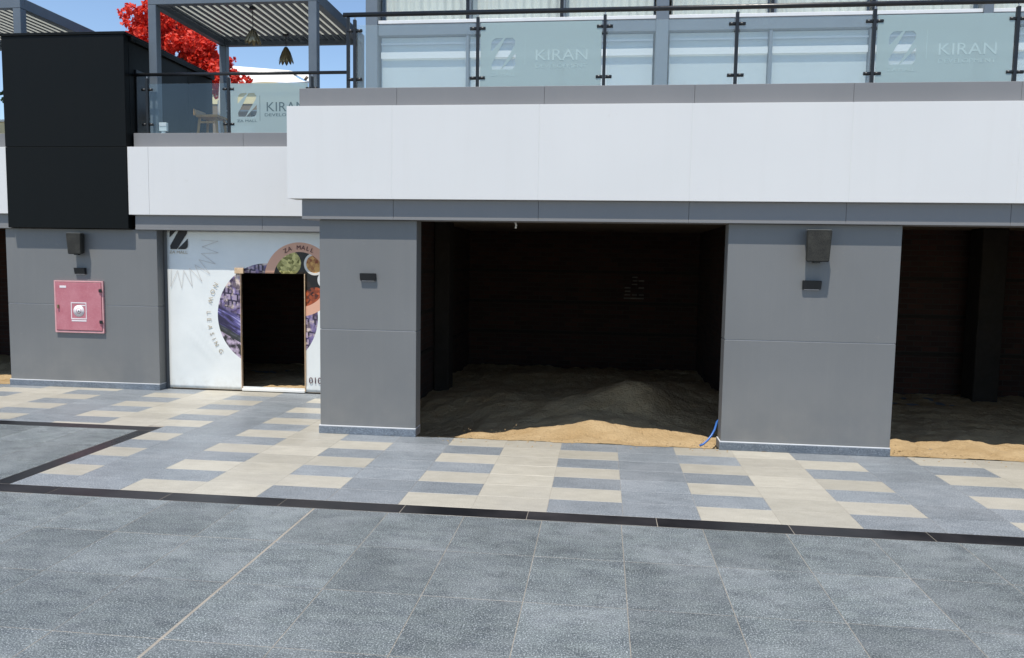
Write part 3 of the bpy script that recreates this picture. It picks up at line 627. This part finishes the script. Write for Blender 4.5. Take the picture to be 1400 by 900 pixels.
for i in range(190):
    u = rn.random() * (len(line) - 1.001); k = int(u); f = u - k
    cx = line[k][0] * (1 - f) + line[k + 1][0] * f; cz = line[k][1] * (1 - f) + line[k + 1][1] * f
    wdt = .34 - .2 * u / 6
    cl.append((min(-7.2, cx + rn.gauss(0, .10)), 14.5 + rn.gauss(0, .25), cz + rn.uniform(-2.1, .55) * wdt, rn.uniform(.08, .16)))
cl += [(-9.1, 14.5, 6.5, .06), (-8.95, 14.4, 6.72, .07), (-7.12, 14.5, 5.8, .05), (-7.08, 14.5, 5.55, .07), (-7.07, 14.4, 5.42, .06), (-7.3, 14.4, 5.25, .09), (-7.4, 14.3, 5.3, .09)]
leafcloud('crown', cl, 15000, .044, M['blossom'], rt, 4)
gt = thing('green_shrub', (-10.3, 13.2, 3.75), 'green leafy shrub on the terrace beyond the black block', 'plant')
tube('stem', [(-10.3, 13.2, 3.75), (-10.3, 13.2, 4.6)], .03, M['bark'], gt)
leafcloud('foliage', [(-10.3 + rn.gauss(0, .22), 13.2 + rn.gauss(0, .2), 4.85 + rn.gauss(0, .22), rn.uniform(.1, .2)) for _ in range(24)], 2500, .05, M['leaf'], gt, 8)
pb = thing('planter', (-10.3, 13.2, 3.75), 'pale planter box under the green shrub', 'planter'); box('box', (-10.9, -9.7, 12.9, 13.5, 3.752, 4.35), M['cream'], pb, .01); box('rim', (-10.93, -9.67, 12.87, 13.53, 4.351, 4.39), M['canvas'], pb, .005)

# ------------------------------------------------------------------ printed hoarding
hd = thing('printed_hoarding', (-5.0, 11.01, 0), 'white printed hoarding with round pictures and a dark doorway', 'hoarding')
DX0, DX1, DZ0, DZ1 = -5.338, -4.345, .075, 1.782
def bdisp(x, z):
    d = .004 * noise.noise((x * 2.2, z * 2.2, 3.0))
    for k in range(3):
        t = (x + 5.95 - k * .17) * .75 + (z - .62) * .66; s = (x + 5.95) * -.66 + (z - .62) * .75
        d += .012 * math.exp(-(t / .035) ** 2) * math.exp(-(s / .35) ** 2)
    return d
xs = sorted(set([round(-6.50 + i * .05, 3) for i in range(67)] + [DX0, DX1])); zs = sorted(set([round(.02 + i * .05, 3) for i in range(48)] + [DZ0, DZ1, 2.396]))
zs = [z for z in zs if z <= 2.396]; vi = {}; vs = []; fs = []
for z in zs:
    for xx in xs: vi[(xx, z)] = len(vs); vs.append((xx, 11.01 - bdisp(xx, z), z))
for i in range(len(xs) - 1):
    for j in range(len(zs) - 1):
        mx = (xs[i] + xs[i + 1]) / 2; mz = (zs[j] + zs[j + 1]) / 2
        if DX0 < mx < DX1 and DZ0 < mz < DZ1: continue
        fs.append((vi[(xs[i], zs[j])], vi[(xs[i + 1], zs[j])], vi[(xs[i + 1], zs[j + 1])], vi[(xs[i], zs[j + 1])]))
ban = mesh('banner', vs, fs, M['banner'], hd, smooth=True); md = ban.modifiers.new('thick', 'SOLIDIFY'); md.thickness = .004; md.offset = -1
boxes('backing_board', [(-6.46, DX0 - .02, 11.03, 11.05, .01, 2.39), (DX1 + .02, -3.22, 11.03, 11.05, .01, 2.39), (DX0 - .019, DX1 + .019, 11.03, 11.05, DZ1 + .01, 2.389)], M['timber'], hd)
box('door_jamb', (DX0 - .008, DX0 - .001, 10.985, 11.035, .03, DZ1 + .03), M['timber'], hd, .002); box('door_jamb', (DX1 - .012, DX1, 10.99, 11.045, .03, DZ1), M['timber'], hd, .002)
box('door_head', (DX0 - .09, DX0 + .05, 10.975, 11.0, DZ1 - .01, DZ1 + .075), M['timber'], hd, .004); box('sill_board', (DX0 + .0, DX1 - .013, 10.985, 11.10, .012, .05), M['canvas'], hd, .003)
YP = 10.998
ink = bpy.data.objects.new('tmp', None); bpy.data.objects.remove(ink)
for poly in emb(-6.45, 2.12, .285, .31): prism('emblem', poly, YP - .001, YP + .002, M['ink'], hd)
letters('lettering', 'ZA MALL', -6.46, YP, 2.055, .06, M['goldink'], hd, width=.29)
zz = []
for k in range(23):
    a = math.radians(-112 + k * 8.0); rr_ = .62 if k % 2 else .36; zz.append((-6.30 + rr_ * math.cos(a), 2.16 + rr_ * math.sin(a)))
bm = bmesh.new()
for p, q in zip(zz, zz[1:]):
    if max(p[1], q[1]) > 2.38 or min(p[0], q[0]) < -6.49: continue
    d = Vector((q[0] - p[0], q[1] - p[1])).normalized(); nx, nz = -d.y * .0025, d.x * .0025
    v = [bm.verts.new(c) for c in ((p[0] - nx, YP, p[1] - nz), (q[0] - nx, YP, q[1] - nz), (q[0] + nx, YP, q[1] + nz), (p[0] + nx, YP, p[1] + nz))]; bm.faces.new(v)
from_bm('sunburst_print', bm, M['paleink'], hd)
txt = 'NOW LEASING'
for i, c in enumerate(txt):
    if c == ' ': continue
    a = math.radians(151 + (0, 1.05, 2.25, 3.4, 4.1, 5.05, 6.1, 7.1, 7.85, 8.6, 9.8)[i] * 6.7); R_ = .78 + .17
    letters('lettering', c, -4.935 + R_ * math.cos(a), YP, 1.15 + R_ * math.sin(a), .094, M['goldink'], hd, rot=a + math.pi / 2, center=True)
for i, c in enumerate('ZA MALL'):
    if c == ' ': continue
    a = math.radians(117 - i * 8.6); R_ = .44
    letters('lettering', c, -4.43 + R_ * math.cos(a), YP, 1.70 + R_ * math.sin(a), .09, M['maroonink'], hd, rot=a - math.pi / 2, center=True)
letters('lettering', '010', -4.295, YP, .155, .135, M['maroonink'], hd)

# ------------------------------------------------------------------ wall fittings
fc = thing('fire_hose_cabinet', (-7.81, 10.83, .84), 'faded red fire hose cabinet on the grey pillar', 'cabinet')
x0, x1, z0, z1 = -8.205, -7.415, .84, 1.624
boxes('frame', [(x0, x1, 10.806, 10.838, z0, z0 + .028), (x0, x1, 10.806, 10.838, z1 - .02, z1), (x0, x0 + .02, 10.806, 10.838, z0 + .0281, z1 - .0201), (x1 - .02, x1, 10.806, 10.838, z0 + .0281, z1 - .0201)], M['redframe'], fc)
dr = box('door', (x0 + .027, x1 - .025, 10.796, 10.836, z0 + .036, z1 - .027), M['red'], fc, .005, 2)
for z in (.985, 1.455): box('hinge', (x1 - .055, x1 - .004, 10.776, 10.7955, z, z + .05), M['blackmetal'], dr, .006)
lt = box('latch', (x0 + .06, x0 + .085, 10.772, 10.7955, 1.205, 1.26), M['petal'], dr, .004)
sg = boxes('pictogram_frame', [(-7.93, -7.68, 10.793, 10.7955, 1.045, 1.06), (-7.93, -7.68, 10.793, 10.7955, 1.285, 1.30), (-7.93, -7.918, 10.793, 10.7955, 1.0601, 1.2849), (-7.692, -7.68, 10.793, 10.7955, 1.0601, 1.2849)], M['signwhite'], dr)
tube('pictogram_reel', [(-7.805, 10.7955, 1.170), (-7.805, 10.793, 1.170)], .088, M['signwhite'], dr, 28); tube('pictogram_ring', [(-7.805, 10.7928, 1.170), (-7.805, 10.7920, 1.170)], .042, M['red'], dr, 24); tube('pictogram_ring', [(-7.805, 10.7918, 1.170), (-7.805, 10.7912, 1.170)], .034, M['signwhite'], dr, 24); tube('pictogram_hub', [(-7.805, 10.7910, 1.170), (-7.805, 10.7900, 1.170)], .011, M['ink'], dr, 12)
box('pictogram_hose', (-7.79, -7.70, 10.7932, 10.7954, 1.245, 1.262), M['signwhite'], dr); box('sticker', (-7.925, -7.685, 10.7932, 10.7954, 1.012, 1.034), M['signwhite'], dr); box('sticker', (-8.105, -8.0, 10.7932, 10.7954, 1.515, 1.548), M['signwhite'], dr)

def wall_lamp(x0, x1, z0, z1, yw, label):
    t = thing('wall_lamp', ((x0 + x1) / 2, yw, z0), label, 'lamp', 'black wall lamps on the pillars')
    vs = [(x0, yw - .035, z0), (x1, yw - .035, z0), (x1, yw - .001, z0), (x0, yw - .001, z0), (x0, yw - .055, z1), (x1, yw - .055, z1), (x1, yw - .001, z1), (x0, yw - .001, z1)]
    bm = bmesh.new(); v = [bm.verts.new(p) for p in vs]
    for f in BOXF: bm.faces.new([v[i] for i in f])
    bmesh.ops.bevel(bm, geom=bm.edges[:], offset=.004, segments=2, affect='EDGES'); from_bm('housing', bm, M['lamp'], t)
    box('lens', (x0 + .02, x1 - .02, yw - .028, yw - .008, z0 - .004, z0 - .0005), M['signwhite'], t)
    box('back_plate', (x0 + .03, x1 - .03, yw - .0009, yw + .004, z0 + .01, z1 - .01), M['lamp'], t)
wall_lamp(-2.705, -2.525, 1.770, 1.853, 8.51, 'black wall lamp alone on the pillar beside the hoarding')
wall_lamp(2.112, 2.300, 1.766, 1.860, 8.51, 'black wall lamp below the speaker between the two open bays')
wall_lamp(-7.865, -7.690, 1.725, 1.818, 10.84, 'black wall lamp above the red hose cabinet')

def speaker(x0, x1, z0, z1, yw, label):
    t = thing('wall_speaker', ((x0 + x1) / 2, yw, z0), label, 'speaker', 'dusty speakers on the pillars'); yb, yf = yw - .035, yw - .165
    t_ = .018
    bm = bmesh.new(); v = [bm.verts.new(p) for p in ((x0 + .012, yf + .02, z0), (x1 - .012, yf + .02, z0), (x1 - .03, yb, z0 + .02), (x0 + .03, yb, z0 + .02), (x0, yf, z1), (x1, yf, z1), (x1 - .03, yb, z1), (x0 + .03, yb, z1))]
    for f in BOXF: bm.faces.new([v[i] for i in f])
    bmesh.ops.bevel(bm, geom=bm.edges[:], offset=.008, segments=2, affect='EDGES'); from_bm('cabinet', bm, M['olive'], t)
    mesh('grille', [(x0 + .022, yf + .0165, z0 + .012), (x1 - .022, yf + .0165, z0 + .012), (x1 - .012, yf - .003, z1 - .014), (x0 + .012, yf - .003, z1 - .014), (x0 + .022, yf + .022, z0 + .012), (x1 - .022, yf + .022, z0 + .012), (x1 - .012, yf + .003, z1 - .014), (x0 + .012, yf + .003, z1 - .014)], [(0, 1, 2, 3), (0, 3, 7, 4), (1, 5, 6, 2), (3, 2, 6, 7), (0, 4, 5, 1)], M['grille'], t)
    box('top_dust', (x0 + .01, x1 - .01, yf + .012, yb - .006, z1 + .0005, z1 + .004), M['speakertop'], t)
    box('bracket', ((x0 + x1) / 2 - .02, (x0 + x1) / 2 + .02, yb - .001, yw - .001, (z0 + z1) / 2 - .05, (z0 + z1) / 2 + .05), M['blackmetal'], t)
    xm = (x0 + x1) / 2; box('terminal', (xm - .03, xm + .03, yf + .05, yb - .02, z0 - .012, z0 + .004), M['blackmetal'], t)
x = N('woven_speaker_grille'); P = x.pos(); vr = x.n('ShaderNodeTexVoronoi'); vr.inputs['Scale'].default_value = 130; x.l(P, vr.inputs[0])
a = x.mixc(x.ramp(vr.outputs['Distance'], .3, .6), lin('#121210'), lin('#2e2d28')); a = x.mixc(x.ramp(x.noise(P, 9, 4), .45, .7, 0, .4), a, lin('#46443d')); x.base(a); x.rough(.8); M['grille'] = x.m
speaker(2.095, 2.352, 2.055, 2.385, 8.51, 'dusty speaker mounted high on the pillar between the two open bays')
speaker(-7.895, -7.655, 2.02, 2.33, 10.84, 'dusty olive speaker above the red hose cabinet')

# ------------------------------------------------------------------ loose pipe and hanging wire
pp = tube('water_pipe', [(1.12, 8.58, .018), (1.16, 8.585, .035), (1.205, 8.60, .075), (1.25, 8.63, .125), (1.29, 8.68, .18), (1.33, 8.80, .245), (1.42, 9.0, .28), (1.6, 9.2, .16), (1.7, 9.3, .06)], .012, M['pipe'], None, 10); setp(pp, 'blue plastic pipe poking out of the sand by the pillar', 'pipe')
wr = tube('hanging_wire', [(-1.06, 8.90, 2.619), (-1.03, 8.88, 2.55), (-1.0, 8.86, 2.47), (-.985, 8.85, 2.425), (-.99, 8.84, 2.39)], .012, M['canvas'], None, 8); setp(wr, 'short pale wire dangling from the bay ceiling', 'wire')
